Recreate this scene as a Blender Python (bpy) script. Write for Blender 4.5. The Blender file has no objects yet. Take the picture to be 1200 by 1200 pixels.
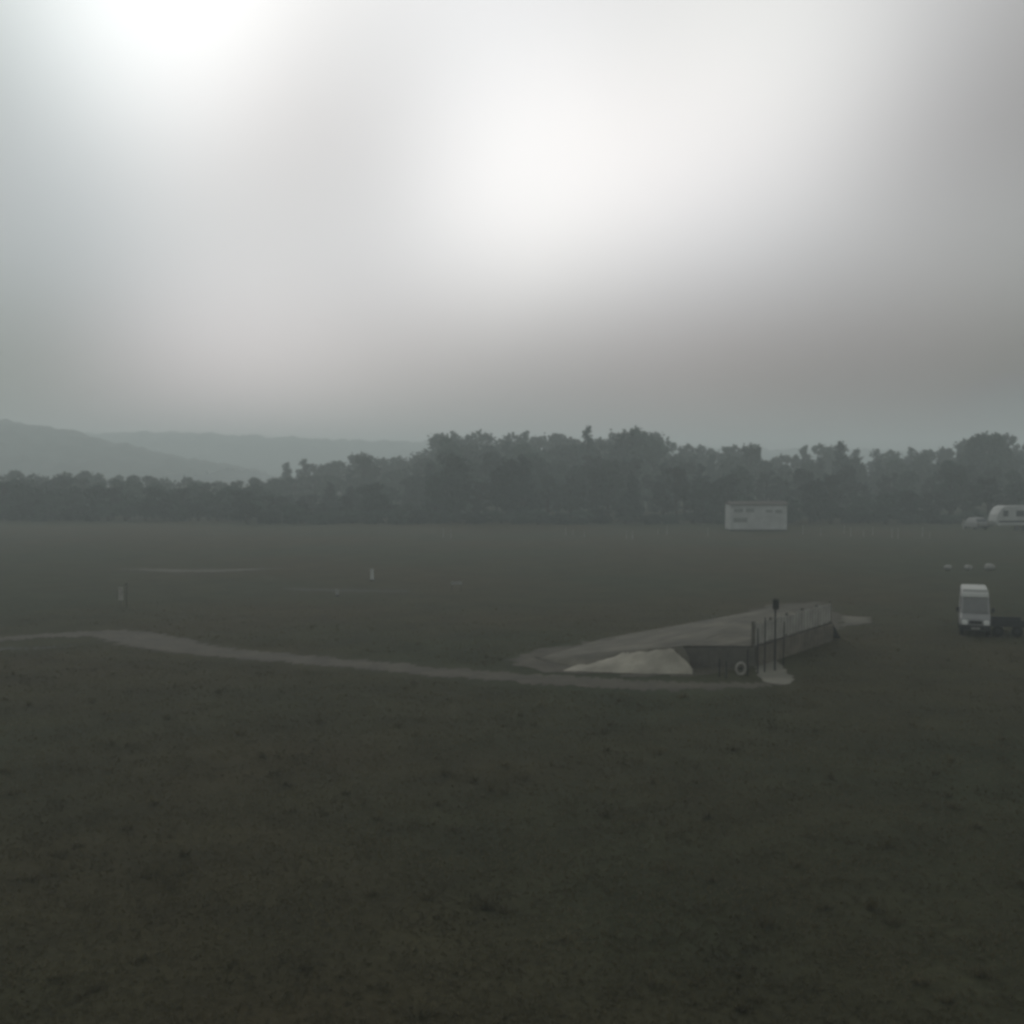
import bpy, bmesh, math, random
import numpy as np
from mathutils import Vector, Matrix
PI = math.pi
R = math.radians
random.seed(7); rng = np.random.default_rng(11)
S = bpy.context.scene
C = S.collection

# ---------------------------------------------------------------- camera
F = 1287.0; CH = 8.5; PITCH = math.atan(52/1287.0)
cd = bpy.data.cameras.new('camera'); cam = bpy.data.objects.new('camera', cd); C.objects.link(cam)
cam.location = (0, 0, CH); cam.rotation_euler = (PI/2-PITCH, 0, 0)
cd.sensor_width = 36; cd.lens = 36*F/1200; cd.clip_start = .1; cd.clip_end = 6000
S.camera = cam

# ---------------------------------------------------------------- view
S.view_settings.view_transform = 'Standard'; S.view_settings.look = 'None'
S.view_settings.exposure = 0.0; S.view_settings.gamma = 1
try:
    S.view_settings.use_curve_mapping = False
except Exception: pass
S.cycles.filter_width = 3.2
S.cycles.volume_bounces = 2

def ray(px, py):
    cx = (px-600)/F; cz = -(py-600)/F
    return Vector((cx, math.cos(PITCH)+cz*math.sin(PITCH), -math.sin(PITCH)+cz*math.cos(PITCH)))
def G(px, py, z=0.0):
    r = ray(px, py); t = (z-CH)/r.z
    return Vector((r.x*t, r.y*t, z))

# ---------------------------------------------------------------- world: overcast sky, soft bright breaks
SUN_EL, SUN_AZ = R(21), R(-18)          # azimuth from +Y towards +X
w = bpy.data.worlds.new('World'); S.world = w; w.use_nodes = True
nt = w.node_tree; nt.nodes.clear(); L = nt.links.new
def N(t, **k):
    n = nt.nodes.new(t)
    for a, b in k.items(): setattr(n, a, b)
    return n
out = N('ShaderNodeOutputWorld'); 
sky = N('ShaderNodeTexSky', sky_type='NISHITA', sun_disc=False)
sky.sun_elevation = SUN_EL; sky.sun_rotation = SUN_AZ; sky.dust_density = 5
bg1 = N('ShaderNodeBackground'); bg1.inputs['Strength'].default_value = 0.05
hs = N('ShaderNodeHueSaturation'); hs.inputs['Saturation'].default_value = .25
L(sky.outputs[0], hs.inputs['Color']); L(hs.outputs[0], bg1.inputs[0])
tc = N('ShaderNodeTexCoord')
# cloud deck: base level + soft lobes in fixed compass directions
#SKYDATA
BASE = (0.400, 0.415, 0.410)
LOBES = [(-100, -220, 330, (0.048, 0.048, 0.043)),
    (200, -220, 330, (0.203, 0.197, 0.189)),
    (500, -220, 330, (0.255, 0.238, 0.235)),
    (800, -220, 330, (0.135, 0.113, 0.117)),
    (1100, -220, 330, (-0.029, -0.048, -0.046)),
    (-60, 20, 125, (-0.271, -0.252, -0.241)),
    (60, 20, 125, (0.046, 0.095, 0.105)),
    (180, 20, 125, (0.425, 0.438, 0.436)),
    (300, 20, 125, (0.092, 0.093, 0.089)),
    (420, 20, 125, (-0.125, -0.111, -0.107)),
    (540, 20, 125, (0.126, 0.131, 0.137)),
    (660, 20, 125, (-0.031, -0.011, 0.005)),
    (780, 20, 125, (-0.082, -0.057, -0.053)),
    (900, 20, 125, (0.121, 0.138, 0.119)),
    (1020, 20, 125, (0.106, 0.113, 0.118)),
    (1140, 20, 125, (-0.003, 0.006, 0.014)),
    (1260, 20, 125, (-0.013, -0.002, -0.012)),
    (0, 140, 125, (-0.128, -0.136, -0.138)),
    (120, 140, 125, (-0.059, -0.056, -0.046)),
    (240, 140, 125, (-0.013, -0.043, -0.034)),
    (360, 140, 125, (-0.244, -0.248, -0.244)),
    (480, 140, 125, (-0.090, -0.080, -0.072)),
    (600, 140, 125, (0.096, 0.098, 0.095)),
    (720, 140, 125, (-0.066, -0.085, -0.093)),
    (840, 140, 125, (0.150, 0.130, 0.122)),
    (960, 140, 125, (0.130, 0.133, 0.130)),
    (1080, 140, 125, (-0.073, -0.078, -0.071)),
    (1200, 140, 125, (-0.065, -0.076, -0.076)),
    (1320, 140, 125, (-0.023, -0.031, -0.032)),
    (-60, 250, 120, (0.079, 0.054, 0.059)),
    (60, 250, 120, (-0.057, -0.044, -0.044)),
    (180, 250, 120, (-0.091, -0.093, -0.093)),
    (300, 250, 120, (0.045, 0.028, 0.020)),
    (420, 250, 120, (-0.052, -0.053, -0.052)),
    (540, 250, 120, (0.283, 0.265, 0.264)),
    (660, 250, 120, (0.272, 0.253, 0.233)),
    (780, 250, 120, (0.100, 0.077, 0.089)),
    (900, 250, 120, (0.102, 0.099, 0.107)),
    (1020, 250, 120, (-0.146, -0.153, -0.155)),
    (1140, 250, 120, (-0.067, -0.077, -0.077)),
    (1260, 250, 120, (-0.010, -0.012, -0.006)),
    (0, 350, 115, (0.033, 0.055, 0.076)),
    (120, 350, 115, (-0.051, -0.012, 0.003)),
    (240, 350, 115, (0.082, 0.106, 0.112)),
    (360, 350, 115, (0.078, 0.114, 0.123)),
    (480, 350, 115, (-0.083, -0.067, -0.045)),
    (600, 350, 115, (0.095, 0.112, 0.109)),
    (720, 350, 115, (-0.107, -0.065, -0.053)),
    (840, 350, 115, (0.008, 0.047, 0.059)),
    (960, 350, 115, (0.016, 0.029, 0.030)),
    (1080, 350, 115, (0.199, 0.213, 0.211)),
    (1200, 350, 115, (0.176, 0.203, 0.199)),
    (1320, 350, 115, (0.011, 0.027, 0.027)),
    (-60, 450, 105, (-0.208, -0.194, -0.213)),
    (60, 450, 105, (-0.132, -0.149, -0.169)),
    (180, 450, 105, (0.054, -0.009, 0.001)),
    (300, 450, 105, (0.149, 0.095, 0.093)),
    (420, 450, 105, (-0.001, -0.048, -0.061)),
    (540, 450, 105, (-0.062, -0.095, -0.101)),
    (660, 450, 105, (-0.143, -0.176, -0.172)),
    (780, 450, 105, (-0.016, -0.078, -0.087)),
    (900, 450, 105, (-0.137, -0.176, -0.192)),
    (1020, 450, 105, (-0.134, -0.162, -0.153)),
    (1140, 450, 105, (-0.187, -0.220, -0.224)),
    (1260, 450, 105, (-0.257, -0.291, -0.299))]
#ENDSKY
# gentle warp so that the lobes have no round outlines
nz = N('ShaderNodeTexNoise'); nz.inputs['Scale'].default_value = 3.2; nz.inputs['Detail'].default_value = 3
L(tc.outputs['Generated'], nz.inputs['Vector'])
sub = N('ShaderNodeVectorMath', operation='SUBTRACT'); sub.inputs[1].default_value = (.5, .5, .5)
L(nz.outputs['Color'], sub.inputs[0])
sc_ = N('ShaderNodeVectorMath', operation='SCALE'); sc_.inputs['Scale'].default_value = 0.02
L(sub.outputs[0], sc_.inputs[0])
ad = N('ShaderNodeVectorMath', operation='ADD'); L(tc.outputs['Generated'], ad.inputs[0]); L(sc_.outputs[0], ad.inputs[1])
nrm = N('ShaderNodeVectorMath', operation='NORMALIZE'); L(ad.outputs[0], nrm.inputs[0])
acc = N('ShaderNodeCombineXYZ')
for i in range(3): acc.inputs[i].default_value = BASE[i]
cur = acc.outputs[0]
for (px, py, sg, col) in LOBES:
    d = ray(px, py).normalized()
    dp = N('ShaderNodeVectorMath', operation='DOT_PRODUCT'); dp.inputs[1].default_value = d
    L(nrm.outputs[0], dp.inputs[0])
    m1 = N('ShaderNodeMath', operation='SUBTRACT'); m1.inputs[1].default_value = 1.0; L(dp.outputs['Value'], m1.inputs[0])
    m2 = N('ShaderNodeMath', operation='MULTIPLY'); m2.inputs[1].default_value = (F/sg)**2; L(m1.outputs[0], m2.inputs[0])
    m3 = N('ShaderNodeMath', operation='EXPONENT'); L(m2.outputs[0], m3.inputs[0])
    v = N('ShaderNodeVectorMath', operation='SCALE'); v.inputs[0].default_value = col; L(m3.outputs[0], v.inputs['Scale'])
    a2 = N('ShaderNodeVectorMath', operation='ADD'); L(cur, a2.inputs[0]); L(v.outputs[0], a2.inputs[1]); cur = a2.outputs[0]
# faint mottling of the cloud
nz2 = N('ShaderNodeTexNoise'); nz2.inputs['Scale'].default_value = 6; nz2.inputs['Detail'].default_value = 5
L(tc.outputs['Generated'], nz2.inputs['Vector'])
mr = N('ShaderNodeMapRange'); mr.inputs['To Min'].default_value = .97; mr.inputs['To Max'].default_value = 1.03
L(nz2.outputs['Fac'], mr.inputs['Value'])
v = N('ShaderNodeVectorMath', operation='SCALE'); L(cur, v.inputs[0]); L(mr.outputs[0], v.inputs['Scale'])
mx0 = N('ShaderNodeVectorMath', operation='MAXIMUM'); mx0.inputs[1].default_value = (.12, .13, .13); L(v.outputs[0], mx0.inputs[0])
bg2 = N('ShaderNodeBackground'); bg2.inputs['Strength'].default_value = 1.0; L(mx0.outputs[0], bg2.inputs[0])
mixw = N('ShaderNodeMixShader'); mixw.inputs[0].default_value = 0.94
L(bg1.outputs[0], mixw.inputs[1]); L(bg2.outputs[0], mixw.inputs[2]); L(mixw.outputs[0], out.inputs['Surface'])

sd = bpy.data.lights.new('sun', 'SUN'); sd.energy = 0.5; sd.angle = R(20); sd.color = (1, .97, .92)
so = bpy.data.objects.new('sun', sd); C.objects.link(so)
sdir = Vector((math.sin(SUN_AZ)*math.cos(SUN_EL), math.cos(SUN_AZ)*math.cos(SUN_EL), math.sin(SUN_EL)))
so.rotation_euler = sdir.to_track_quat('Z', 'Y').to_euler()

# ---------------------------------------------------------------- materials
def mat(name, col, rough=.9, var=.15, scale=2.0, bump=0.0, col2=None, metal=0, objvar=0.0, spec=.2):
    m = bpy.data.materials.new(name); m.use_nodes = True; t = m.node_tree
    b = t.nodes['Principled BSDF']; b.inputs['Roughness'].default_value = rough; b.inputs['Metallic'].default_value = metal
    b.inputs['Specular IOR Level'].default_value = spec
    tcn = t.nodes.new('ShaderNodeTexCoord')
    n = t.nodes.new('ShaderNodeTexNoise'); n.inputs['Scale'].default_value = scale; n.inputs['Detail'].default_value = 6
    t.links.new(tcn.outputs['Object'], n.inputs['Vector'])
    r = t.nodes.new('ShaderNodeValToRGB'); r.color_ramp.elements[0].position = .3; r.color_ramp.elements[1].position = .7
    c2 = col2 or tuple(min(1, c*(1+var)) for c in col)
    r.color_ramp.elements[0].color = (*[c*(1-var) for c in col], 1); r.color_ramp.elements[1].color = (*c2, 1)
    t.links.new(n.outputs['Fac'], r.inputs['Fac'])
    src = r.outputs['Color']
    if objvar:
        oi = t.nodes.new('ShaderNodeObjectInfo'); mrr = t.nodes.new('ShaderNodeMapRange')
        mrr.inputs['To Min'].default_value = 1-objvar; mrr.inputs['To Max'].default_value = 1+objvar
        t.links.new(oi.outputs['Random'], mrr.inputs['Value'])
        s = t.nodes.new('ShaderNodeVectorMath'); s.operation = 'SCALE'
        t.links.new(src, s.inputs[0]); t.links.new(mrr.outputs[0], s.inputs['Scale']); src = s.outputs[0]
    t.links.new(src, b.inputs['Base Color'])
    if bump:
        bn = t.nodes.new('ShaderNodeTexNoise'); bn.inputs['Scale'].default_value = scale*4; bn.inputs['Detail'].default_value = 4
        t.links.new(tcn.outputs['Object'], bn.inputs['Vector'])
        bp = t.nodes.new('ShaderNodeBump'); bp.inputs['Strength'].default_value = bump; bp.inputs['Distance'].default_value = .1
        t.links.new(bn.outputs['Fac'], bp.inputs['Height']); t.links.new(bp.outputs['Normal'], b.inputs['Normal'])
    return m

def field_material():
    m = bpy.data.materials.new('field_grass'); m.use_nodes = True; t = m.node_tree; LL = t.links.new
    b = t.nodes['Principled BSDF']; b.inputs['Roughness'].default_value = 1; b.inputs['Specular IOR Level'].default_value = .05
    tcn = t.nodes.new('ShaderNodeTexCoord')
    def noise(sc, det, rough=.55):
        n = t.nodes.new('ShaderNodeTexNoise'); n.inputs['Scale'].default_value = sc; n.inputs['Detail'].default_value = det
        n.inputs['Roughness'].default_value = rough
        LL(tcn.outputs['Object'], n.inputs['Vector']); return n
    def ramp(n, a, b_, p0=.35, p1=.65):
        r = t.nodes.new('ShaderNodeValToRGB'); e = r.color_ramp.elements
        e[0].position = p0; e[1].position = p1; e[0].color = (*a, 1); e[1].color = (*b_, 1); LL(n.outputs['Fac'], r.inputs['Fac']); return r
    big = ramp(noise(.035, 3), (.050, .044, .025), (.041, .046, .027), .40, .60)       # tufty brown to greener patches
    mid = ramp(noise(.35, 5, .65), (.82,)*3, (1.16, 1.15, 1.12))
    fine = ramp(noise(5, 6, .75), (.75,)*3, (1.25,)*3)
    m1 = t.nodes.new('ShaderNodeVectorMath'); m1.operation = 'MULTIPLY'; LL(big.outputs[0], m1.inputs[0]); LL(mid.outputs[0], m1.inputs[1])
    m2 = t.nodes.new('ShaderNodeVectorMath'); m2.operation = 'MULTIPLY'; LL(m1.outputs[0], m2.inputs[0]); LL(fine.outputs[0], m2.inputs[1])
    LL(m2.outputs[0], b.inputs['Base Color'])
    bp = t.nodes.new('ShaderNodeBump'); bp.inputs['Strength'].default_value = .6; bp.inputs['Distance'].default_value = .08
    bn = noise(7, 5, .7); LL(bn.outputs['Fac'], bp.inputs['Height']); LL(bp.outputs['Normal'], b.inputs['Normal'])
    return m
M = dict(
    field=field_material(),
    track=mat('track_dirt', (.057, .051, .036), var=.3, scale=.9, bump=.4),
    strip=mat('dry_grass', (.055, .052, .035), var=.2, scale=.5, bump=.3),
    verge=mat('dark_verge', (.032, .034, .024), var=.2, scale=.7, bump=.3),
    gravel=mat('grey_gravel', (.092, .086, .066), var=.42, scale=.7, bump=.4),
    pale=mat('pale_gravel', (.265, .25, .205), var=.3, scale=.8, bump=.3),
    earth=mat('bare_earth', (.15, .145, .118), var=.25, scale=1.0, bump=.4),
    darkwall=mat('dark_timber', (.10, .094, .078), var=.25, scale=2, bump=.2),
    board=mat('weathered_board', (.29, .28, .25), var=.22, scale=1.5),
    post=mat('dark_post', (.022, .024, .022), var=.2),
    palepost=mat('pale_post', (.26, .26, .24), var=.2),
    white=mat('white_paint', (.38, .39, .38), rough=.6, var=.16, scale=.9),
    vanwhite=mat('van_white', (.235, .24, .238), rough=.45, var=.06, scale=1, spec=.4),
    bright=mat('bright_white', (.43, .44, .42), rough=.6, var=.06),
    glass=mat('dark_glass', (.035, .04, .042), rough=.15, var=.1, spec=.5),
    rubber=mat('rubber', (.012, .012, .012), var=.2),
    darkmetal=mat('dark_metal', (.028, .030, .032), rough=.6, var=.2),
    lamp=mat('lamp_lens', (.75, .76, .74), rough=.7, var=.05, spec=.5),
    redlens=mat('red_lens', (.10, .02, .015), rough=.3, var=.05, spec=.5),
    roof=mat('brown_roof', (.085, .075, .066), var=.2, scale=1.5),
    bark=mat('bark', (.045, .038, .030), var=.3, scale=3),
    leaf=mat('leaves', (.040, .062, .046), var=.3, scale=.5, objvar=.4, spec=.1),
    leaf2=mat('leaves_dull', (.048, .064, .050), var=.3, scale=.5, objvar=.25, spec=.1),
    needle=mat('needles', (.030, .050, .042), var=.3, scale=.6, objvar=.2, spec=.1),
    hill=mat('hill_wood', (.040, .050, .038), var=.4, scale=.02),
    grass=mat('grass_blades', (.092, .085, .052), var=.3, scale=.4, spec=.05),
)

# ---------------------------------------------------------------- helpers
class MB:
    def __init__(s): s.v = []; s.f = []
    def add(s, vs, fs):
        k = len(s.v); s.v += [tuple(v) for v in vs]; s.f += [tuple(i+k for i in f) for f in fs]; return s
    def box(s, c, d, rz=0, taper=1.0, tx=None):
        x, y, z = d[0]/2, d[1]/2, d[2]/2; q = []
        for k in (-1, 1):
            tt = taper if k > 0 else 1
            for (a, b_) in ((-1, -1), (1, -1), (1, 1), (-1, 1)):
                X, Y = a*x*tt, b_*y*tt
                q.append((c[0]+X*math.cos(rz)-Y*math.sin(rz), c[1]+X*math.sin(rz)+Y*math.cos(rz), c[2]+k*z))
        return s.add(q, [(3, 2, 1, 0), (4, 5, 6, 7), (0, 1, 5, 4), (1, 2, 6, 5), (2, 3, 7, 6), (3, 0, 4, 7)])
    def tube(s, a, b, r0, r1, n=7):
        a = Vector(a); b = Vector(b); d = (b-a).normalized(); u = d.orthogonal().normalized(); w_ = d.cross(u); q = []
        for p, r in ((a, r0), (b, r1)):
            for i in range(n):
                t = 2*PI*i/n; q.append(p+u*(r*math.cos(t))+w_*(r*math.sin(t)))
        fs = [(i, (i+1) % n, n+(i+1) % n, n+i) for i in range(n)]+[tuple(range(n))[::-1], tuple(range(n, 2*n))]
        return s.add(q, fs)
    def lathe(s, prof, c=(0, 0, 0), axis='Z', n=16):
        q = []
        for (r, h) in prof:
            for i in range(n):
                t = 2*PI*i/n; a, b_ = r*math.cos(t), r*math.sin(t)
                p = (a, b_, h) if axis == 'Z' else ((h, a, b_) if axis == 'X' else (a, h, b_))
                q.append((c[0]+p[0], c[1]+p[1], c[2]+p[2]))
        fs = []
        for k in range(len(prof)-1):
            for i in range(n): fs.append((k*n+i, k*n+(i+1) % n, (k+1)*n+(i+1) % n, (k+1)*n+i))
        fs.append(tuple(range(n))[::-1]); fs.append(tuple(range((len(prof)-1)*n, len(prof)*n)))
        return s.add(q, fs)
    def prism(s, prof, x0, x1, top_in=0.0):
        """profile in (y,z), extruded along x"""
        n = len(prof); q = [(x0, y, z) for y, z in prof]+[(x1, y, z) for y, z in prof]
        return s.add(q, [tuple(range(n)), tuple(range(n, 2*n))[::-1]]+[(i, n+i, n+(i+1) % n, (i+1) % n) for i in range(n)])
    def build(s, name, m, parent=None, bevel=0, smooth=False):
        me = bpy.data.meshes.new(name); me.from_pydata(s.v, [], s.f)
        bm = bmesh.new(); bm.from_mesh(me); bmesh.ops.recalc_face_normals(bm, faces=bm.faces)
        if bevel: bmesh.ops.bevel(bm, geom=bm.edges[:], offset=bevel, segments=2, affect='EDGES', clamp_overlap=True)
        bm.to_mesh(me); bm.free()
        if smooth:
            for p in me.polygons: p.use_smooth = True
        me.materials.append(m)
        o = bpy.data.objects.new(name, me); C.objects.link(o)
        if parent: o.parent = parent
        return o
def tag(o, label, cat, group=None, kind=None):
    if label: o['label'] = label
    if cat: o['category'] = cat
    if group: o['group'] = group
    if kind: o['kind'] = kind
    return o
def thing(name, loc, label, cat, rz=0, group=None):
    o = bpy.data.objects.new(name, None); C.objects.link(o); o.location = loc; o.rotation_euler.z = rz
    o.empty_display_size = .3
    return tag(o, label, cat, group)
def kids(o): return [c for c in bpy.data.objects if c.parent == o]
def dup(o, loc, rz=0, label=None, scale=None, parent=None):
    c = o.copy(); C.objects.link(c)
    if parent is None:
        c.location = loc; c.rotation_euler.z = rz
        if label: c['label'] = label
        if scale: c.scale = scale
    else: c.parent = parent
    for k in kids(o): dup(k, None, parent=c)
    return c
def struct(o): o['kind'] = 'structure'; return o

# ---------------------------------------------------------------- ground
g = MB().add([(-950, -60, 0), (950, -60, 0), (950, 1500, 0), (-950, 1500, 0)], [(0, 1, 2, 3)]).build('ground', M['field']); struct(g)

def sheet(name, pts, z, m, jit=.4, step=.4, close=True):
    """ground patch from an outline of photo points, edges made ragged"""
    P = [G(a, b) for a, b in pts]; q = []
    for i in range(len(P)):
        a, b = P[i], P[(i+1) % len(P)]; n = max(1, int((b-a).length/step))
        for k in range(n):
            p = a.lerp(b, k/n); q.append((p.x+random.uniform(-jit, jit), p.y+random.uniform(-jit, jit), z))
    bm = bmesh.new(); vs = [bm.verts.new(v) for v in q]; es = [bm.edges.new((vs[i], vs[(i+1) % len(vs)])) for i in range(len(vs))]
    bmesh.ops.triangle_fill(bm, edges=es, use_beauty=True)
    me = bpy.data.meshes.new(name); bm.to_mesh(me); bm.free(); me.materials.append(m)
    o = bpy.data.objects.new(name, me); C.objects.link(o)
    for p in me.polygons:
        if p.normal.z < 0: p.flip()
    return struct(o)
def ribbon(name, pts, z, m, jit=.40, sub_=24):
    """path: (px, py, half width in metres)"""
    P = [(G(a, b), w_) for a, b, w_ in pts]; q = []; f = []
    cs = []
    for i in range(len(P)-1):
        p0 = P[max(i-1, 0)][0]; p1, w1 = P[i]; p2, w2 = P[i+1]; p3 = P[min(i+2, len(P)-1)][0]
        for k in range(sub_):
            t = k/sub_
            c = .5*((2*p1)+(p2-p0)*t+(2*p0-5*p1+4*p2-p3)*t*t+(3*p1-p0-3*p2+p3)*t**3)
            cs.append((c, w1+(w2-w1)*t))
    cs.append(P[-1])
    for i, (c, w_) in enumerate(cs):
        d = (cs[min(i+1, len(cs)-1)][0]-cs[max(i-1, 0)][0]).normalized(); n = Vector((-d.y, d.x, 0))
        for s_ in (-1, 1):
            v_ = c+n*s_*(w_+random.uniform(-jit, jit)); q.append((v_.x, v_.y, z))
        if i: k = 2*i; f.append((k-2, k, k+1, k-1))
    return struct(MB().add(q, f).build(name, m))

ribbon('track', [(-90, 752, .55), (0, 749, .6), (60, 745, .7), (130, 743, 1.3), (180, 752, 1.5), (240, 763, 1.1), (330, 771, .95), (430, 780, .95), (520, 788, .95),
                 (610, 795, .95), (700, 800, 1.0), (780, 804, .9), (870, 803, .5), (920, 800, .25)], .012, M['track'])
ribbon('verge', [(-60, 764, .35), (30, 760, .35), (90, 757, .1)], .008, M['verge'])
ribbon('path', [(140, 667, .1), (180, 668, .8), (240, 669, 1.0), (300, 667, .6), (340, 666, .1)], .010, M['strip'])
ribbon('field_strip', [(330, 690, .3), (400, 692, .7), (480, 693, .3)], .009, M['verge'])
sheet('gravel_apron', [(585, 772), (640, 762), (735, 744), (850, 732), (905, 708), (960, 706), (990, 720), (985, 740), (930, 752), (870, 786), (820, 792), (740, 792), (670, 790), (620, 784)], .016, M['track'], jit=.5)
sheet('earth_patch', [(884, 776), (900, 770), (914, 778), (932, 797), (920, 804), (898, 800), (888, 790)], .020, M['earth'], jit=.12, step=.35)
sheet('bare_patch', [(985, 722), (1020, 724), (1018, 730), (990, 735)], .020, M['gravel'], jit=.2, step=.5)

# ---------------------------------------------------------------- hills (terrain under distant wood)
def hill(name, prof, D, depth, amp, seed, step):
    """prof: list of (px, py of crest)"""
    xs = np.arange(prof[0][0], prof[-1][0], step*F/D); ys = np.interp(xs, [p[0] for p in prof], [p[1] for p in prof])
    rows = int(2*depth/step); q = []; f = []; r = np.random.default_rng(seed)
    n = len(xs); jit = r.normal(0, 1, (rows+1, n))
    jit = (jit+np.roll(jit, 1, 0)+np.roll(jit, 1, 1))/1.6
    for j in range(rows+1):
        t = -1+2*j/rows; e = math.cos(t*PI/2)**1.2
        y = D+t*depth
        for i in range(n):
            z = (CH+(548-ys[i])*D/F)*e
            q.append(((xs[i]-600)/F*D, y, max(-.6, z*1.0-.8+amp*abs(jit[j, i])*min(1, e*3))))
    for j in range(rows):
        for i in range(n-1):
            a = j*n+i; f.append((a, a+1, a+n+1, a+n))
    return struct(MB().add(q, f).build(name, M['hill']))
hill('hill', [(-500, 560), (-350, 505), (-150, 490), (0, 494), (60, 503), (110, 516), (200, 536), (280, 552)], 720, 150, 1.6, 1, 5)
hill('hill', [(-200, 530), (60, 520), (130, 511), (200, 509), (250, 513), (330, 517), (420, 519), (500, 521), (650, 526), (900, 530), (1300, 535), (1500, 560)], 1160, 220, 2.4, 2, 7)

# ---------------------------------------------------------------- trees
def crown_mesh(kind, seed):
    r = np.random.default_rng(seed); V = []; Fc = []
    H = 10.0
    lobes = []
    if kind == 'broad':
        for k in range(17):
            h = r.uniform(.16, .92); rad = 2.3*math.sin(PI*min(1, (h*.85+.12)))**.7
            a = r.uniform(0, 2*PI); d = rad*r.uniform(.1, .85)
            lobes.append((d*math.cos(a), d*math.sin(a), h*H, r.uniform(.8, 1.5), r.uniform(.7, 1.3)))
        nl, sz = 4200, .21
    elif kind == 'sparse':
        for k in range(26):
            h = .25+.68*(k+r.random())/26; rad = 2.5*math.sin(PI*min(1, (h*.8+.12)))**.6
            a = r.uniform(0, 2*PI); d = rad*r.uniform(.3, 1)
            lobes.append((d*math.cos(a), d*math.sin(a), h*H, r.uniform(.45, .8), r.uniform(.4, .8)))
        nl, sz = 3600, .17
    elif kind == 'conifer':
        for k in range(34):
            h = .08+.88*((k+r.random())/34)**.9; rad = 1.9*(1-h)**.8+.12
            a = r.uniform(0, 2*PI); d = rad*r.uniform(.4, .95)
            lobes.append((d*math.cos(a), d*math.sin(a), h*H, .3+rad*.4, .3+.25*rad))
        nl, sz = 3600, .17
    else:                                  # bush
        for k in range(12):
            a = r.uniform(0, 2*PI); d = r.uniform(0, 2.2)
            lobes.append((d*math.cos(a), d*math.sin(a), r.uniform(1, 6.5), r.uniform(.9, 1.5), r.uniform(1, 1.8)))
        nl, sz = 2600, .22
    lob = np.array(lobes); wgt = lob[:, 3]**2*lob[:, 4]; idx = r.choice(len(lob), nl, p=wgt/wgt.sum())
    u = r.normal(0, 1, (nl, 3)); u /= np.linalg.norm(u, axis=1)[:, None]; rr = (r.uniform(.3, 1.0, nl)**.6*np.where(r.uniform(0, 1, nl) < .25, r.uniform(1, 1.6, nl), 1))[:, None]
    c = lob[idx, :3]+u*rr*np.stack([lob[idx, 3], lob[idx, 3], lob[idx, 4]], 1)
    a1 = r.normal(0, 1, (nl, 3)); a1 /= np.linalg.norm(a1, axis=1)[:, None]
    a2 = np.cross(a1, r.normal(0, 1, (nl, 3))); a2 /= np.linalg.norm(a2, axis=1)[:, None]
    s1 = (sz*r.uniform(.6, 1.5, nl))[:, None]; s2 = s1*r.uniform(.5, .9, nl)[:, None]
    V = np.stack([c-a1*s1, c+a2*s2, c+a1*s1, c-a2*s2], 1).reshape(-1, 3)
    Fc = np.arange(nl*4).reshape(-1, 4)
    return V.tolist(), Fc.tolist(), lob
PROTO = {}
def make_proto(kind, seed):
    V, Fc, lob = crown_mesh(kind, seed)
    me = bpy.data.meshes.new('crown'); me.from_pydata(V, [], Fc)
    me.materials.append(M[{'broad': 'leaf', 'sparse': 'leaf2', 'conifer': 'needle', 'bush': 'leaf'}[kind]])
    t = MB(); r = random.Random(seed); x = y = 0; zp = 0
    segs = 5
    for k in range(segs):
        z1 = 9.0*(k+1)/segs if kind != 'bush' else 4*(k+1)/segs
        nx, ny = x+r.uniform(-.12, .12), y+r.uniform(-.12, .12)
        t.tube((x, y, zp), (nx, ny, z1), .24*(1-k/segs)+.03, .24*(1-(k+1)/segs)+.03); x, y, zp = nx, ny, z1
    for l in lob:
        zb = max(.8, l[2]-1.2*r.uniform(.6, 1.5)); t.tube((0, 0, min(zb, 8.5)), (l[0], l[1], l[2]), .07, .015, 5)
    bm_v, bm_f = t.v, t.f
    mt = bpy.data.meshes.new('trunk'); mt.from_pydata(bm_v, [], bm_f); mt.materials.append(M['bark'])
    return me, mt
for kind, seeds in (('broad', (1, 2, 3, 4)), ('sparse', (5, 6, 7)), ('conifer', (8, 9)), ('bush', (10, 11))):
    PROTO[kind] = [make_proto(kind, s) for s in seeds]
NAME = {'broad': 'broadleaf_tree', 'sparse': 'thin_tree', 'conifer': 'conifer_tree', 'bush': 'bush'}
def tree(px, ytop, D, kind, label, group, wide=1.0, base=0.0):
    z = CH+(548-ytop)*D/F; me, mt = random.choice(PROTO[kind])
    ref = {'broad': 10.6, 'sparse': 10.6, 'conifer': 10.4, 'bush': 8.2}[kind]
    s = z/ref
    o = thing(NAME[kind], ((px-600)/F*D, D, 0), label, 'bush' if kind == 'bush' else 'tree', random.uniform(0, 6.28), group)
    w_ = max(s, .75)*wide*random.uniform(.9, 1.15); o.scale = (w_, w_, s)
    for n_, m_ in (('crown', me), ('trunk', mt)):
        c = bpy.data.objects.new(n_, m_); C.objects.link(c); c.parent = o
    return o
skyl = [(290, 566), (315, 552), (330, 545), (352, 538), (375, 541), (400, 536), (430, 531), (447, 541), (462, 534), (490, 529), (508, 513), (522, 503), (540, 500), (562, 504),
        (600, 502), (640, 506), (672, 508), (688, 502), (705, 508), (722, 504), (750, 497), (768, 504), (782, 519), (800, 517), (850, 520), (882, 518), (910, 531),
        (935, 524), (955, 522), (985, 518), (1000, 523), (1050, 523), (1100, 521), (1125, 517), (1140, 506), (1170, 505), (1186, 516), (1200, 514), (1300, 510)]
sx = [p[0] for p in skyl]; sy = [p[1] for p in skyl]
WOOD = 'trees of the hazy wood along the far edge of the field'
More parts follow.
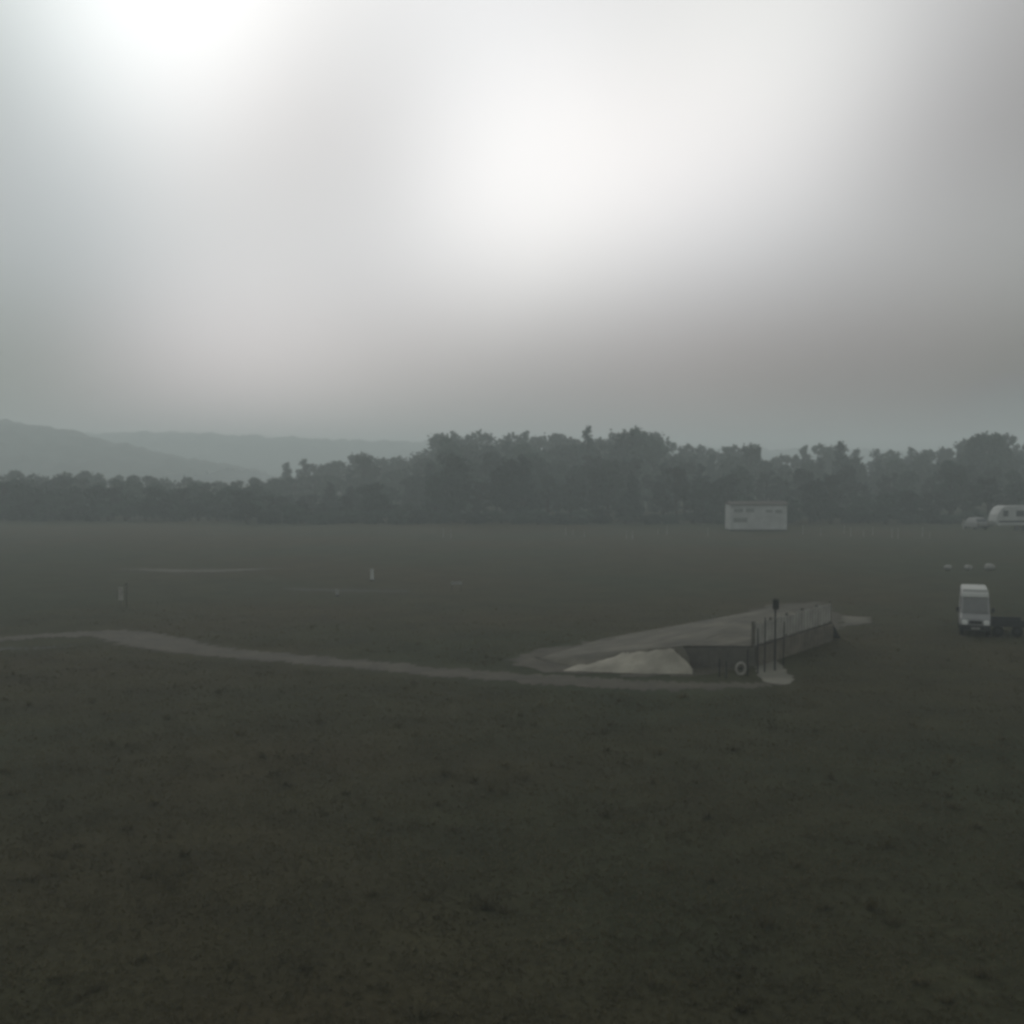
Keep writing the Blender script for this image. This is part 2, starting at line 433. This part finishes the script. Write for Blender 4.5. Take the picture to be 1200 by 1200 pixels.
LB = 'hazy dark green tree in the long wood behind the field, one of its even back rows'
def rowlab(kind, r_):
    side = {'broad': 'rounded dull green tree', 'sparse': 'thin crowned grey green tree', 'conifer': 'narrow dark conifer', 'bush': 'low dark bush'}[kind]
    return f'{side} merged into the hazy wood behind the field, {("front", "second", "third", "rearmost")[r_]} row'
for r_, (D, off, stepm) in enumerate(((172, 44, 3.5), (196, 30, 3.7), (232, 13, 4.0), (272, -2, 4.3))):
    stp = stepm*F/D; px = 300+r_*11
    while px < 1260:
        p = px+random.uniform(-.25, .25)*stp; yt = float(np.interp(p, sx, sy))+off*random.uniform(.6, 1.3)+random.uniform(-4, 2)
        kind = random.choices(['broad', 'sparse', 'conifer'], [5, 3, 2])[0]
        if yt < 600: tree(p, yt, D+random.uniform(-3, 3), kind, rowlab(kind, r_), WOOD, wide=1.45 if p < 510 else 1.2)
        px += stp
for px, yt, kind, lab in (
    (688, 493, 'conifer', 'pointed tree top rising alone above the middle of the hazy wood'),
    (731, 498, 'broad', 'left of the two tall rounded trees at the highest clump of the wood'),
    (752, 493, 'broad', 'tallest tree of the wood, rounded top right of the pointed one'),
    (528, 500, 'broad', 'tall rounded tree at the left end of the high wood'),
    (985, 512, 'conifer', 'pointed tree standing a little above its neighbours right of the white cabin'),
    (1143, 501, 'broad', 'left of two big rounded trees rising above the right end of the wood'),
    (1166, 500, 'broad', 'right of two big rounded trees rising above the right end of the wood'),
    (878, 514, 'sparse', 'thin tree poking up above the white cabin, left of the dip'),
    (427, 529, 'sparse', 'thin crowned tree topping the lower left end of the wood')):
    tree(px, yt, 225, kind, lab, WOOD, wide=.9)
# undergrowth in front of the wood
px = 290
while px < 1250:
    tree(px, 590+random.uniform(-6, 10), 167+random.uniform(-2, 2), 'bush', rowlab('bush', 0), 'bushes along the foot of the wood', wide=1.2); px += random.uniform(18, 30)
px = -50
while px < 300:
    tree(px, 588+random.uniform(-8, 8), 176+random.uniform(-2, 2), 'bush', 'low dark bush at the foot of the low wood on the left', 'bushes along the foot of the low wood at the left', wide=1.3); px += random.uniform(16, 26)
# lower wood on the left
ll = [(-60, 548), (40, 549), (100, 551), (160, 553), (220, 557), (270, 560), (320, 560)]
for r_, (D, off, stepm) in enumerate(((180, 17, 3.0), (206, 7, 3.4), (245, -2, 3.8))):
    stp = stepm*F/D; px = -60+r_*9
    while px < 330:
        yt = float(np.interp(px, [a[0] for a in ll], [a[1] for a in ll]))+off*random.uniform(.5, 1.3)+random.uniform(-2, 3)
        kind = random.choices(['broad', 'sparse', 'bush'], [5, 2, 2])[0]
        tree(px+random.uniform(-4, 4), yt, D+random.uniform(-3, 3), kind, f'{"low dark bush" if kind=="bush" else "small dull green tree"} in the low wood below the grey hills, {("front", "middle", "rear")[r_]} row',
             'trees of the low wood at the left', wide=1.25); px += stp

# ---------------------------------------------------------------- raised gravel platform with slatted fence
HP = .9
FL, FR, BR, BL = G(800, 757, HP), G(885, 757, HP), G(975, 729, HP), G(906, 712, HP)
A, B = G(628, 771), G(705, 749)
pf = thing('loading_platform', FL.lerp(BR, .5)*Vector((1, 1, 0)).x if False else Vector(((FL.x+BR.x)/2, (FL.y+BR.y)/2, 0)), 'low raised gravel platform with dark board front and pale bank', 'platform')
o0 = pf.location.copy()
def rel(v): return v-o0
def dz(v, z): return Vector((v.x, v.y, z))
def surf(name, rows, m, nx=14, ny=8, j=.03):
    """bilinear patch a,b,c,d with slight roughness"""
    a, b, c, d = rows; q = []; f = []
    for jy in range(ny+1):
        for ix in range(nx+1):
            u_, v_ = ix/nx, jy/ny; p = a.lerp(b, u_).lerp(d.lerp(c, u_), v_)
            edge = ix in (0, nx) or jy in (0, ny)
            q.append(rel(p)+Vector((0, 0, 0 if edge else random.uniform(-j, j))))
    for jy in range(ny):
        for ix in range(nx): k = jy*(nx+1)+ix; f.append((k, k+1, k+nx+2, k+nx+1))
    return MB().add(q, f).build(name, m, pf)
surf('deck', (FL, FR, BR, BL), M['gravel'])
surf('ramp', (A, FL, BL, B), M['gravel'])
# board front: planks side by side
mb = MB(); n = 14
for i in range(n):
    a = dz(FL.lerp(FR, i/n), 0); b = dz(FL.lerp(FR, (i+.94)/n), 0); c = (a+b)/2
    mb.box(rel(c)+Vector((0, -.03, HP/2-.02)), ((b-a).length, .06, HP-.04+random.uniform(-.05, 0)))
mb.build('front_boards', M['darkwall'], pf)
mb = MB(); n = 22; dv = (BR-FR); ang = math.atan2(dv.y, dv.x)
for i in range(n):
    a = FR.lerp(BR, (i+.5)/n); mb.box(rel(dz(a, 0))+Vector((.04, -.02, HP/2-.03)), (dv.length/n*.95, .06, HP-.05), ang)
mb.build('side_boards', mat('side_timber', (.13, .115, .09), var=.3, scale=2, bump=.2), pf)
surf('back_bank', (BL, BR, dz(BR, 0)+Vector((.6, .5, 0)), dz(BL, 0)+Vector((-.6, .9, 0))), M['gravel'], 8, 3)
# pale bank that spills from the ramp edge to the ground
def bank(name, m, t0, t1, px0, px1, lift, ragged, seed, out_=0.0):
    r = random.Random(seed); q = []; f = []; n = 60; K = 7
    for i in range(n+1):
        t = i/n; tp = A.lerp(FL, t0+(t1-t0)*t); tp = tp+Vector((0, 0, lift-.01))
        env = min(1, t*3.2)**.8 if ragged else min(1, t*2+.05)
        toe = G(px0+(px1-px0)*t, (785.5+4*math.sin(t*1.6) if ragged else 783+3*t)+r.uniform(-.25, .25), .03)
        ft = Vector((tp.x, tp.y, .03)); toe = ft.lerp(toe, env) if not ragged else toe
        if ragged:
            w1 = .5+.5*math.sin(t*11+1)*math.sin(t*23); tp = Vector((tp.x, tp.y-.15-.15*w1, tp.z-.03-.07*w1-.6*max(0, 1-t*2.8)*tp.z))
            toe = toe+Vector((0, -.15*w1, 0))
            if i > n-9: cc = (i-n+9)/9; tp = tp.lerp(toe, .65*cc*cc); tp = tp+Vector((0, .05*math.sin(i*2.2), 0))
        for k in range(K+1):
            p_ = toe.lerp(tp, k/K); p_ = p_+Vector((r.uniform(-.03, .03), 0, (.05*r.random()+.05*math.sin(PI*k/K)*(.6+.4*math.sin(t*17+seed))) if 0 < k < K else 0))
            q.append(rel(p_))
        if i:
            for k in range(K): b0 = (i-1)*(K+1)+k; f.append((b0, b0+K+1, b0+K+2, b0+1))
    o_ = MB().add(q, f).build(name, m, pf, smooth=True); return o_
bank('side_bank', M['gravel'], 0.0, 1.0, 604, 812, .0, False, 3)
bank('pale_bank', M['pale'], .40, .99, 660, 812, .03, True, 4)

fe = thing('slatted_fence', FR, 'waist high weathered board fence receding along the right edge of the raised platform', 'fence')
fe.rotation_euler.z = ang
Lf = dv.length; n = int(Lf/.34)
mb = MB()
for i in range(n):
    mb.box((i*.34+.17, 0, .5+random.uniform(-.03, .03)), (.26, .03, .9+random.uniform(-.08, .04)))
mb.build('boards', M['board'], fe)
for z in (.25, .8): MB().box((Lf/2, .045, z), (Lf, .05, .09)).build('rail', M['darkwall'], fe)
for i in range(6):
    MB().box((i*Lf/5, .10, .52), (.1, .1, 1.04+random.uniform(-.03, .06))).build('post', M['darkwall'], fe)

# thin dark posts in front of the platform's near corner
def slim(px, py, h, lab, name='wooden_post', m='post', r=.03, group=None, lean=0, cat='post'):
    p = G(px, py); mb = MB(); mb.lathe([(r*1.1, 0), (r, .05), (r*.85, h-.03), (r*.5, h)], n=8)
    o = mb.build(name, M[m], smooth=False); o.location = p; o.rotation_euler = (random.uniform(-.02, .02), lean, random.uniform(0, 3))
    return tag(o, lab, cat, group)
for px, py, h, nth in ((888, 790, 1.9, 'first from the left, at its corner'), (896, 788, 2.3, 'second from the left'), (918, 780, 1.9, 'rightmost')):
    slim(px, py, h, f'thin dark post in front of the board fence, {nth}', group='thin posts by the platform corner', lean=random.uniform(-.03, .03))
for px, py, h, nth in ((843, 793, .75, 'leftmost of the short ones'), (851, 795, .7, 'second of the short ones from the left'), (876, 792, 1.1, 'right beside the pale hoop')):
    slim(px, py, h, f'short dark stake before the dark board front, {nth}', name='stake', group='short stakes before the platform', cat='stake')
# post with dark box
p = G(908, 786); lp = thing('meter_post', p, 'tall dark post carrying a small dark box above the fence, by the platform', 'post')
MB().lathe([(.05, 0), (.04, .1), (.035, 3.0), (.02, 3.05)], n=8).build('pole', M['post'], lp)
MB().box((0, -.06, 2.8), (.24, .16, .42)).build('box', M['post'], lp, bevel=.02)
# pale hoop (old tyre) leaning on the boards
p = G(868, 791); tb = thing('old_wheel', p, 'small pale old wheel standing upright before the dark front of the platform', 'wheel', rz=.15)
mb = MB(); n1, n2 = 22, 8; q = []; f = []
for i in range(n1):
    a = 2*PI*i/n1
    for k in range(n2):
        b = 2*PI*k/n2; rr = .2+.05*math.cos(b); q.append((rr*math.cos(a), .06*math.sin(b), .26+rr*math.sin(a)*1.15))
for i in range(n1):
    for k in range(n2): f.append((i*n2+k, ((i+1) % n1)*n2+k, ((i+1) % n1)*n2+(k+1) % n2, i*n2+(k+1) % n2))
mb.add(q, f).build('tyre', M['board'], tb, smooth=True)
MB().lathe([(.06, -.04), (.07, 0), (.06, .04)], (0, 0, .26), 'Y', 10).build('hub', M['post'], tb)
# small pale marker left of the posts
pm = G(867, 776, .0); 

# ---------------------------------------------------------------- small markers in the field
def marker(px, py, h, w_, m, lab, name='marker_post', group=None, cat='marker'):
    o = thing(name, G(px, py), lab, cat, random.uniform(-.4, .4), group)
    MB().box((0, 0, .03), (w_*1.3, w_*1.3, .06)).build('foot', M['darkmetal'], o)
    MB().box((0, 0, .06+(h-.06)/2), (w_, w_*.6, h-.06), taper=.75).build('panel', M[m], o, bevel=.01)
    return o
marker(436, 680, .85, .26, 'bright', 'small bright white marker standing alone in the middle of the field')
marker(395, 698, .42, .22, 'palepost', 'short pale marker low in the grass, left and nearer than the bright white one')
def barrier(px, py, lab):
    o = thing('field_sign', G(px, py), lab, 'sign', .1)
    MB().box((-.0, 0, .62), (.75, .04, .22)).build('panel', M['palepost'], o)
    for s_ in (-.32, .32): MB().box((s_, .05, .3), (.05, .05, .6)).build('leg', M['darkwall'], o)
    return o
barrier(535, 694, 'low pale board on two legs in the field right of the bright white marker')
o = thing('sign_post', G(146, 712), 'leaning pale board and dark post beside the track at the left', 'sign', .1)
MB().tube((.10, 0, 0), (.12, 0, 1.45), .05, .04, 8).build('pole', M['darkwall'], o)
MB().box((.13, 0, 1.42), (.14, .14, .16)).build('cap', M['darkwall'], o, bevel=.02)
MB().box((-.2, -.06, .85), (.30, .05, .8), taper=.8).build('board', M['board'], o)
MB().tube((-.2, 0, 0), (-.2, 0, .5), .03, .03, 6).build('stake', M['darkwall'], o)
# three white stones before the van
for px, wd, lab in ((1111, .52, 'leftmost of three white painted stones in a row beyond the white van'), (1135, .55, 'middle one of three white painted stones in a row beyond the white van'),
                (1160, .68, 'rightmost and dullest of three white painted stones beyond the white van')):
    bm = bmesh.new(); bmesh.ops.create_icosphere(bm, subdivisions=3, radius=.5)
    for v_ in bm.verts:
        v_.co *= 1+.08*math.sin(7*v_.co.x+px)+.06*math.cos(9*v_.co.y+px); v_.co.z = v_.co.z*.95+.36; v_.co.z = max(v_.co.z, -.02)
    me = bpy.data.meshes.new('white_stone'); bm.to_mesh(me); bm.free(); me.materials.append(M['palepost'])
    for p_ in me.polygons: p_.use_smooth = True
    o = bpy.data.objects.new('white_stone', me); C.objects.link(o); o.location = G(px, 668); o.scale = (wd*1.15, wd, wd)
    tag(o, lab, 'stone', 'white painted stones in a row')

# posts along the far edge of the field
random.seed(21)
for px in [520, 528, 664, 672, 684, 735, 742, 771, 781, 829, 940, 962, 990, 997, 1012, 1022, 1046, 1052, 1080, 1090]:
    slim(px+random.uniform(-1, 1), 628+random.uniform(-3, 4), random.uniform(.7, 1.3), 'slim pale post along the far edge of the field before the wood', m='palepost', r=.055, group='pale posts along the far edge of the field')
for px, h, lab in ((1129, 1.35, 'white post left of the white car by the wood, the brighter of the pair'), (1139, 1.15, 'white post left of the white car by the wood, the duller of the pair')):
    slim(px, 620, h, lab, m='palepost', r=.13, group='pair of white posts by the white car')

M['curtain'] = mat('curtained_glass', (.17, .175, .17), rough=.3, var=.25, scale=1.5, spec=.4)
# ---------------------------------------------------------------- white cabin
p = G(889, 622); cb = thing('white_cabin', p, 'white flat sided site cabin with a low brown roof standing before the wood', 'cabin', .04)
W, Dp, Hh = 7.7, 3.0, 3.35
MB().box((0, Dp/2, Hh/2+.15), (W, Dp, Hh-.3+.3)).build('wall', M['white'], cb, bevel=.03)
MB().prism([(-.25, Hh+.16), (Dp+.25, Hh+.16), (Dp+.25, Hh+.24), (Dp/2, Hh+.6), (-.25, Hh+.24)], -W/2-.15, W/2+.15).build('roof', M['roof'], cb)
for x, z, ww, hh in ((-2.75, 2.75, 1.2, .5), (-1.2, 2.75, 1.1, .5), (-2.5, 1.45, 1.9, .6), (1.4, 2.65, .9, .35), (2.7, 2.6, .9, .45)):
    fr = MB().box((x, -.012, z), (ww+.12, .05, hh+.12)).build('window', M['white'], cb)
    MB().box((x, -.03, z), (ww, .04, hh)).build('pane', M['curtain'], fr)
dr = MB().box((.4, -.015, 1.2), (.85, .05, 2.0)).build('door', M['white'], cb)
MB().box((.72, -.055, 1.15), (.05, .04, .16)).build('handle', M['darkmetal'], dr)
MB().box((0, Dp/2, .07), (W-.2, Dp-.2, .13)).build('skid', M['darkmetal'], cb)

# ---------------------------------------------------------------- white van facing the camera
p = G(1143, 747); vn = thing('parked_van', p, 'small white van parked facing the camera on the grass at the right', 'van', -.36)
def van():
    w2 = .79
    prof = [(0, .42), (.02, .80), (.10, 1.02), (.52, 1.22), (1.02, 2.22), (1.25, 2.36), (3.9, 2.38), (4.05, 2.25), (4.15, 1.2), (4.15, .42)]
    # body sections across x with tumblehome
    xs = [(-1, .0), (-.93, .08), (0, .1), (.93, .08), (1, .0)]; q = []; f = []; n = len(prof)
    for s_, up in xs:
        for (y, z) in prof:
            k = s_*w2*(1-.07*max(0, z-1.1)) ; q.append((k, y+(.10 if abs(s_) == 1 else 0)*(1 if y < 2 else -1), z+(up*.35 if z > 2 else 0)))
    for i in range(len(xs)-1):
        for k in range(n): a = i*n+k; b = i*n+(k+1) % n; f.append((a, b, b+n, a+n))
    f.append(tuple(range(n))); f.append(tuple(range((len(xs)-1)*n, len(xs)*n))[::-1])
    MB().add(q, f).build('body', M['vanwhite'], vn)
    # roof cap, lighter
    MB().box((0, 2.6, 2.44), (1.42, 2.9, .1), taper=.92).build('roof', M['bright'], vn, bevel=.03)
    # sun visor band over the windscreen
    MB().prism([(.86, 2.10), (.95, 2.28), (1.12, 2.36), (1.12, 2.30), (1.0, 2.22), (.92, 2.06)], -.70, .70).build('visor', M['bright'], vn)
    MB().prism([(.53, 1.27), (.505, 1.27), (.875, 2.04), (.915, 2.04)], -.64, .64).build('windscreen', M['glassv'], vn)
    bp = MB().prism([(-.08, .38), (-.1, .62), (.1, .68), (.1, .36)], -.80, .80).build('bumper', M['darkmetal'], vn)
    MB().box((0, -.11, .50), (.46, .02, .12)).build('number_plate', M['palepost'], bp)
    MB().box((0, .0, .82), (.66, .05, .16)).build('grille', M['darkmetal'], vn)
    for s_ in (-1, 1):
        MB().box((s_*.57, -.02, .80), (.30, .14, .24)).build('headlight', M['lamp'], vn, bevel=.03)
        mr_ = MB().box((s_*.93, .62, 1.42), (.17, .08, .26)).build('mirror', M['darkmetal'], vn, bevel=.02)
        MB().prism([(.75, 1.35), (1.15, 2.05), (1.75, 2.08), (1.75, 1.35)], s_*.735, s_*.775).build('side_window', M['glass'], vn)
        for y in (.75, 3.4):
            wh = MB().lathe([(.16, -.10), (.32, -.10), (.34, -.04), (.34, .06), (.30, .10)], (s_*.70, y, .34), 'X', 20).build('wheel', M['rubber'], vn)
            MB().lathe([(.17, -.02), (.18, .0), (.06, .02)], (s_*.815, y, .34), 'X', 12).build('rim', M['darkmetal'], wh)
    MB().box((0, 2.1, .40), (1.4, 3.9, .12)).build('chassis', M['darkmetal'], vn)
M['glassv'] = mat('windscreen_glass', (.15, .155, .152), rough=.3, var=.1, spec=.4)
van()
vn.scale = (.88, .9, .93)
# low dark trailer to the right of the van
p = G(1180, 746); tr = thing('flat_trailer', p, 'low dark flat trailer standing on the grass just right of the white van', 'trailer', -.2)
MB().box((0, .6, .55), (1.9, 1.3, .12)).build('bed', M['darkmetal'], tr, bevel=.01)
MB().box((0, -.05, .72), (1.9, .04, .24)).build('side_board', M['darkmetal'], tr)
MB().box((0, 1.26, .72), (1.9, .04, .24)).build('side_board', M['darkmetal'], tr)
for x in (-.45, .45):
    wh = MB().lathe([(.14, -.08), (.26, -.08), (.28, 0), (.26, .08), (.14, .08)], (x, -.1, .28), 'Y', 16).build('wheel', M['rubber'], tr)
    MB().lathe([(.13, -.02), (.14, .0), (.05, .02)], (x, -.17, .28), 'Y', 12).build('rim', M['darkmetal'], wh)
MB().tube((-.95, .6, .5), (-1.7, .5, .42), .05, .04).build('drawbar', M['darkmetal'], tr)

# ---------------------------------------------------------------- caravan and car at the right edge
p = G(1196, 622); cv = thing('caravan', p, 'white caravan with dark windows cut off by the right edge before the wood', 'caravan', .12)
prof = [(-3.2, .75), (-3.5, 1.3), (-3.3, 2.2), (-2.7, 3.1), (-2.1, 3.35), (2.2, 3.35), (2.9, 3.05), (3.3, 2.2), (3.35, .75)]
n = len(prof); q = [(x, 0, z) for x, z in prof]+[(x, 2.2, z) for x, z in prof]
MB().add(q, [tuple(range(n)), tuple(range(n, 2*n))[::-1]]+[(i, n+i, n+(i+1) % n, (i+1) % n) for i in range(n)]).build('body', M['white'], cv, bevel=.06)
for x, ww in ((-2.2, .7), (-.1, 1.2), (1.9, .9)):
    wd = MB().box((x, -.02, 2.35), (ww+.14, .06, .94)).build('window', M['white'], cv); MB().box((x, -.045, 2.35), (ww, .05, .8)).build('pane', M['glass'], wd)
MB().box((0, -.02, 1.25), (6.3, .04, .25)).build('stripe', M['darkmetal'], cv)
dr = MB().box((1.05, -.03, 1.75), (.6, .06, 1.7)).build('door', M['bright'], cv)
for x in (-.5, .5):
    wh = MB().lathe([(.15, -.1), (.33, -.1), (.35, 0), (.33, .1)], (x, .1, .35), 'Y', 16).build('wheel', M['rubber'], cv)
MB().tube((-3.2, 1.1, .7), (-4.3, 1.1, .55), .06, .05).build('drawbar', M['darkmetal'], cv)
p = G(1152, 621); cr = thing('parked_car', p, 'pale car seen end on left of the caravan before the wood', 'car', .1)
q = []; f = []
pr = [(0, .35), (0, .9), (.25, 1.0), (.75, 1.55), (2.6, 1.6), (3.3, 1.05), (4.1, .95), (4.2, .35)]; n = len(pr)
for s_ in (-1, -.9, .9, 1):
    for y, z in pr: q.append((s_*.88*(1-.16*max(0, z-.95)/.6), y+(.08 if abs(s_) == 1 else 0)*(1 if y < 2 else -1), z*(.99 if abs(s_) == 1 else 1)))
for i in range(3):
    for k in range(n): a = i*n+k; b = i*n+(k+1) % n; f.append((a, b, b+n, a+n))
f.append(tuple(range(n))); f.append(tuple(range(3*n, 4*n))[::-1])
MB().add(q, f).build('body', M['vanwhite'], cr)
MB().prism([(.29, 1.06), (.26, 1.06), (.66, 1.5), (.70, 1.5)], -.64, .64).build('rear_window', M['glass'], cr)
MB().box((0, -.04, .45), (1.7, .12, .22)).build('bumper', M['darkmetal'], cr, bevel=.02)
for s_ in (-1, 1):
    MB().box((s_*.7, .0, .8), (.24, .08, .2)).build('tail_light', M['redlens'], cr)
    for y in (.75, 3.4): MB().lathe([(.12, -.09), (.29, -.09), (.31, 0), (.29, .09)], (s_*.76, y, .31), 'X', 16).build('wheel', M['rubber'], cr)

# ---------------------------------------------------------------- grass
NB = 230000
u = rng.uniform(0, 1, NB)
dist = 14+(75-14)*u**.95
az = rng.uniform(-.50, .50, NB)
gx = dist*np.tan(az); gy = dist
h = rng.uniform(.02, .07, NB)*(1+.6*(np.sin(gx*.35)+np.sin(gy*.27+gx*.11))/2); wdt = rng.uniform(.006, .016, NB)*(1+dist/25)
tc0 = rng.integers(0, NB//9, NB); keepx = gx[tc0]; keepy = gy[tc0]
gx = keepx+rng.normal(0, .22, NB); gy = keepy+rng.normal(0, .22, NB)
th = rng.uniform(0, 2*PI, NB); ln = rng.normal(0, .05, (NB, 2))
# taller weedy tufts standing out of the short grass
NT = 250; td = 14+52*rng.uniform(0, 1, NT)**1.1; tX = td*np.tan(rng.uniform(-.5, .5, NT)); per = 22
i0 = NB-NT*per; ti = np.repeat(np.arange(NT), per)
gx[i0:] = tX[ti]+rng.normal(0, .07, NT*per); gy[i0:] = td[ti]+rng.normal(0, .07, NT*per)
h[i0:] = rng.uniform(.10, .26, NT*per)*np.repeat(rng.uniform(.5, 1.2, NT), per); wdt[i0:] *= .8
ln[i0:] *= 1.8; dist[i0:] = td[ti]
V = np.zeros((NB, 3, 3))
V[:, 0] = np.stack([gx-wdt*np.cos(th), gy-wdt*np.sin(th), np.full(NB, -.01)], 1)
V[:, 1] = np.stack([gx+wdt*np.cos(th), gy+wdt*np.sin(th), np.full(NB, -.01)], 1)
V[:, 2] = np.stack([gx+ln[:, 0], gy+ln[:, 1], h], 1)
# keep clear of track, gravel and platform
def inv(x, y, z=0):
    zz = z-CH; cp, sp = math.cos(PITCH), math.sin(PITCH)
    yc = y*cp-zz*sp; zc = y*sp+zz*cp
    return 600+F*x/yc, 600-F*zc/yc
PX, PY = inv(gx, gy)
ty = np.interp(PX, [-90, 0, 60, 130, 180, 240, 330, 430, 520, 610, 700, 780, 870, 920], [752, 749, 745, 743, 752, 763, 771, 780, 788, 795, 800, 804, 803, 800])
bad = (np.abs(PY-ty) < 11) & (PX < 930)
poly = np.array([(580, 776), (640, 758), (735, 740), (850, 728), (900, 702), (965, 698), (1022, 718), (990, 748), (935, 756), (940, 806), (870, 812), (740, 812), (640, 806), (600, 796)])
ins = np.zeros(len(PX), bool); j = len(poly)-1
for i in range(len(poly)):
    xi, yi = poly[i]; xj, yj = poly[j]
    ins ^= ((yi > PY) != (yj > PY)) & (PX < (xj-xi)*(PY-yi)/(yj-yi+1e-9)+xi); j = i
bad |= ins
bad |= rng.uniform(0, 1, len(gx)) < np.clip((gy-40)/32, 0, 1)      # thin out with distance, no hard end
keep = ~bad; V = V[keep].reshape(-1, 3)
me = bpy.data.meshes.new('grass'); me.from_pydata(V.tolist(), [], np.arange(len(V)).reshape(-1, 3).tolist()); me.materials.append(M['grass'])
gm = M['grass'].node_tree; gb = gm.nodes['Principled BSDF']; go_ = [n_ for n_ in gm.nodes if n_.type == 'OUTPUT_MATERIAL'][0]
gt = gm.nodes.new('ShaderNodeBsdfTranslucent'); gmx = gm.nodes.new('ShaderNodeMixShader'); gmx.inputs[0].default_value = .5
gm.links.new(gb.inputs['Base Color'].links[0].from_socket, gt.inputs['Color'])
gm.links.new(gb.outputs[0], gmx.inputs[1]); gm.links.new(gt.outputs[0], gmx.inputs[2]); gm.links.new(gmx.outputs[0], go_.inputs['Surface'])
gr = bpy.data.objects.new('grass', me); C.objects.link(gr); tag(gr, 'rough short grass covering the near field', 'grass', kind='stuff')

# ---------------------------------------------------------------- haze
HAZE_D = 0.0019
hz = MB().box((0, 715, 24), (1960, 1640, 50)).build('haze', None) if False else None
bm = bmesh.new(); bmesh.ops.create_cube(bm, size=1)
me = bpy.data.meshes.new('haze'); bm.to_mesh(me); bm.free()
hz = bpy.data.objects.new('haze', me); C.objects.link(hz); hz.location = (0, 705, 23.25); hz.scale = (2000, 1660, 48.5); hz.display_type = 'WIRE'
m = bpy.data.materials.new('haze_air'); m.use_nodes = True; t = m.node_tree; t.nodes.clear()
mo = t.nodes.new('ShaderNodeOutputMaterial'); pv = t.nodes.new('ShaderNodeVolumePrincipled')
pv.inputs['Density'].default_value = HAZE_D; pv.inputs['Color'].default_value = (.86, .955, .962, 1); pv.inputs['Anisotropy'].default_value = 0.3
t.links.new(pv.outputs[0], mo.inputs['Volume']); me.materials.append(m)
tag(hz, 'even grey haze filling the air over the field', 'haze', kind='stuff')
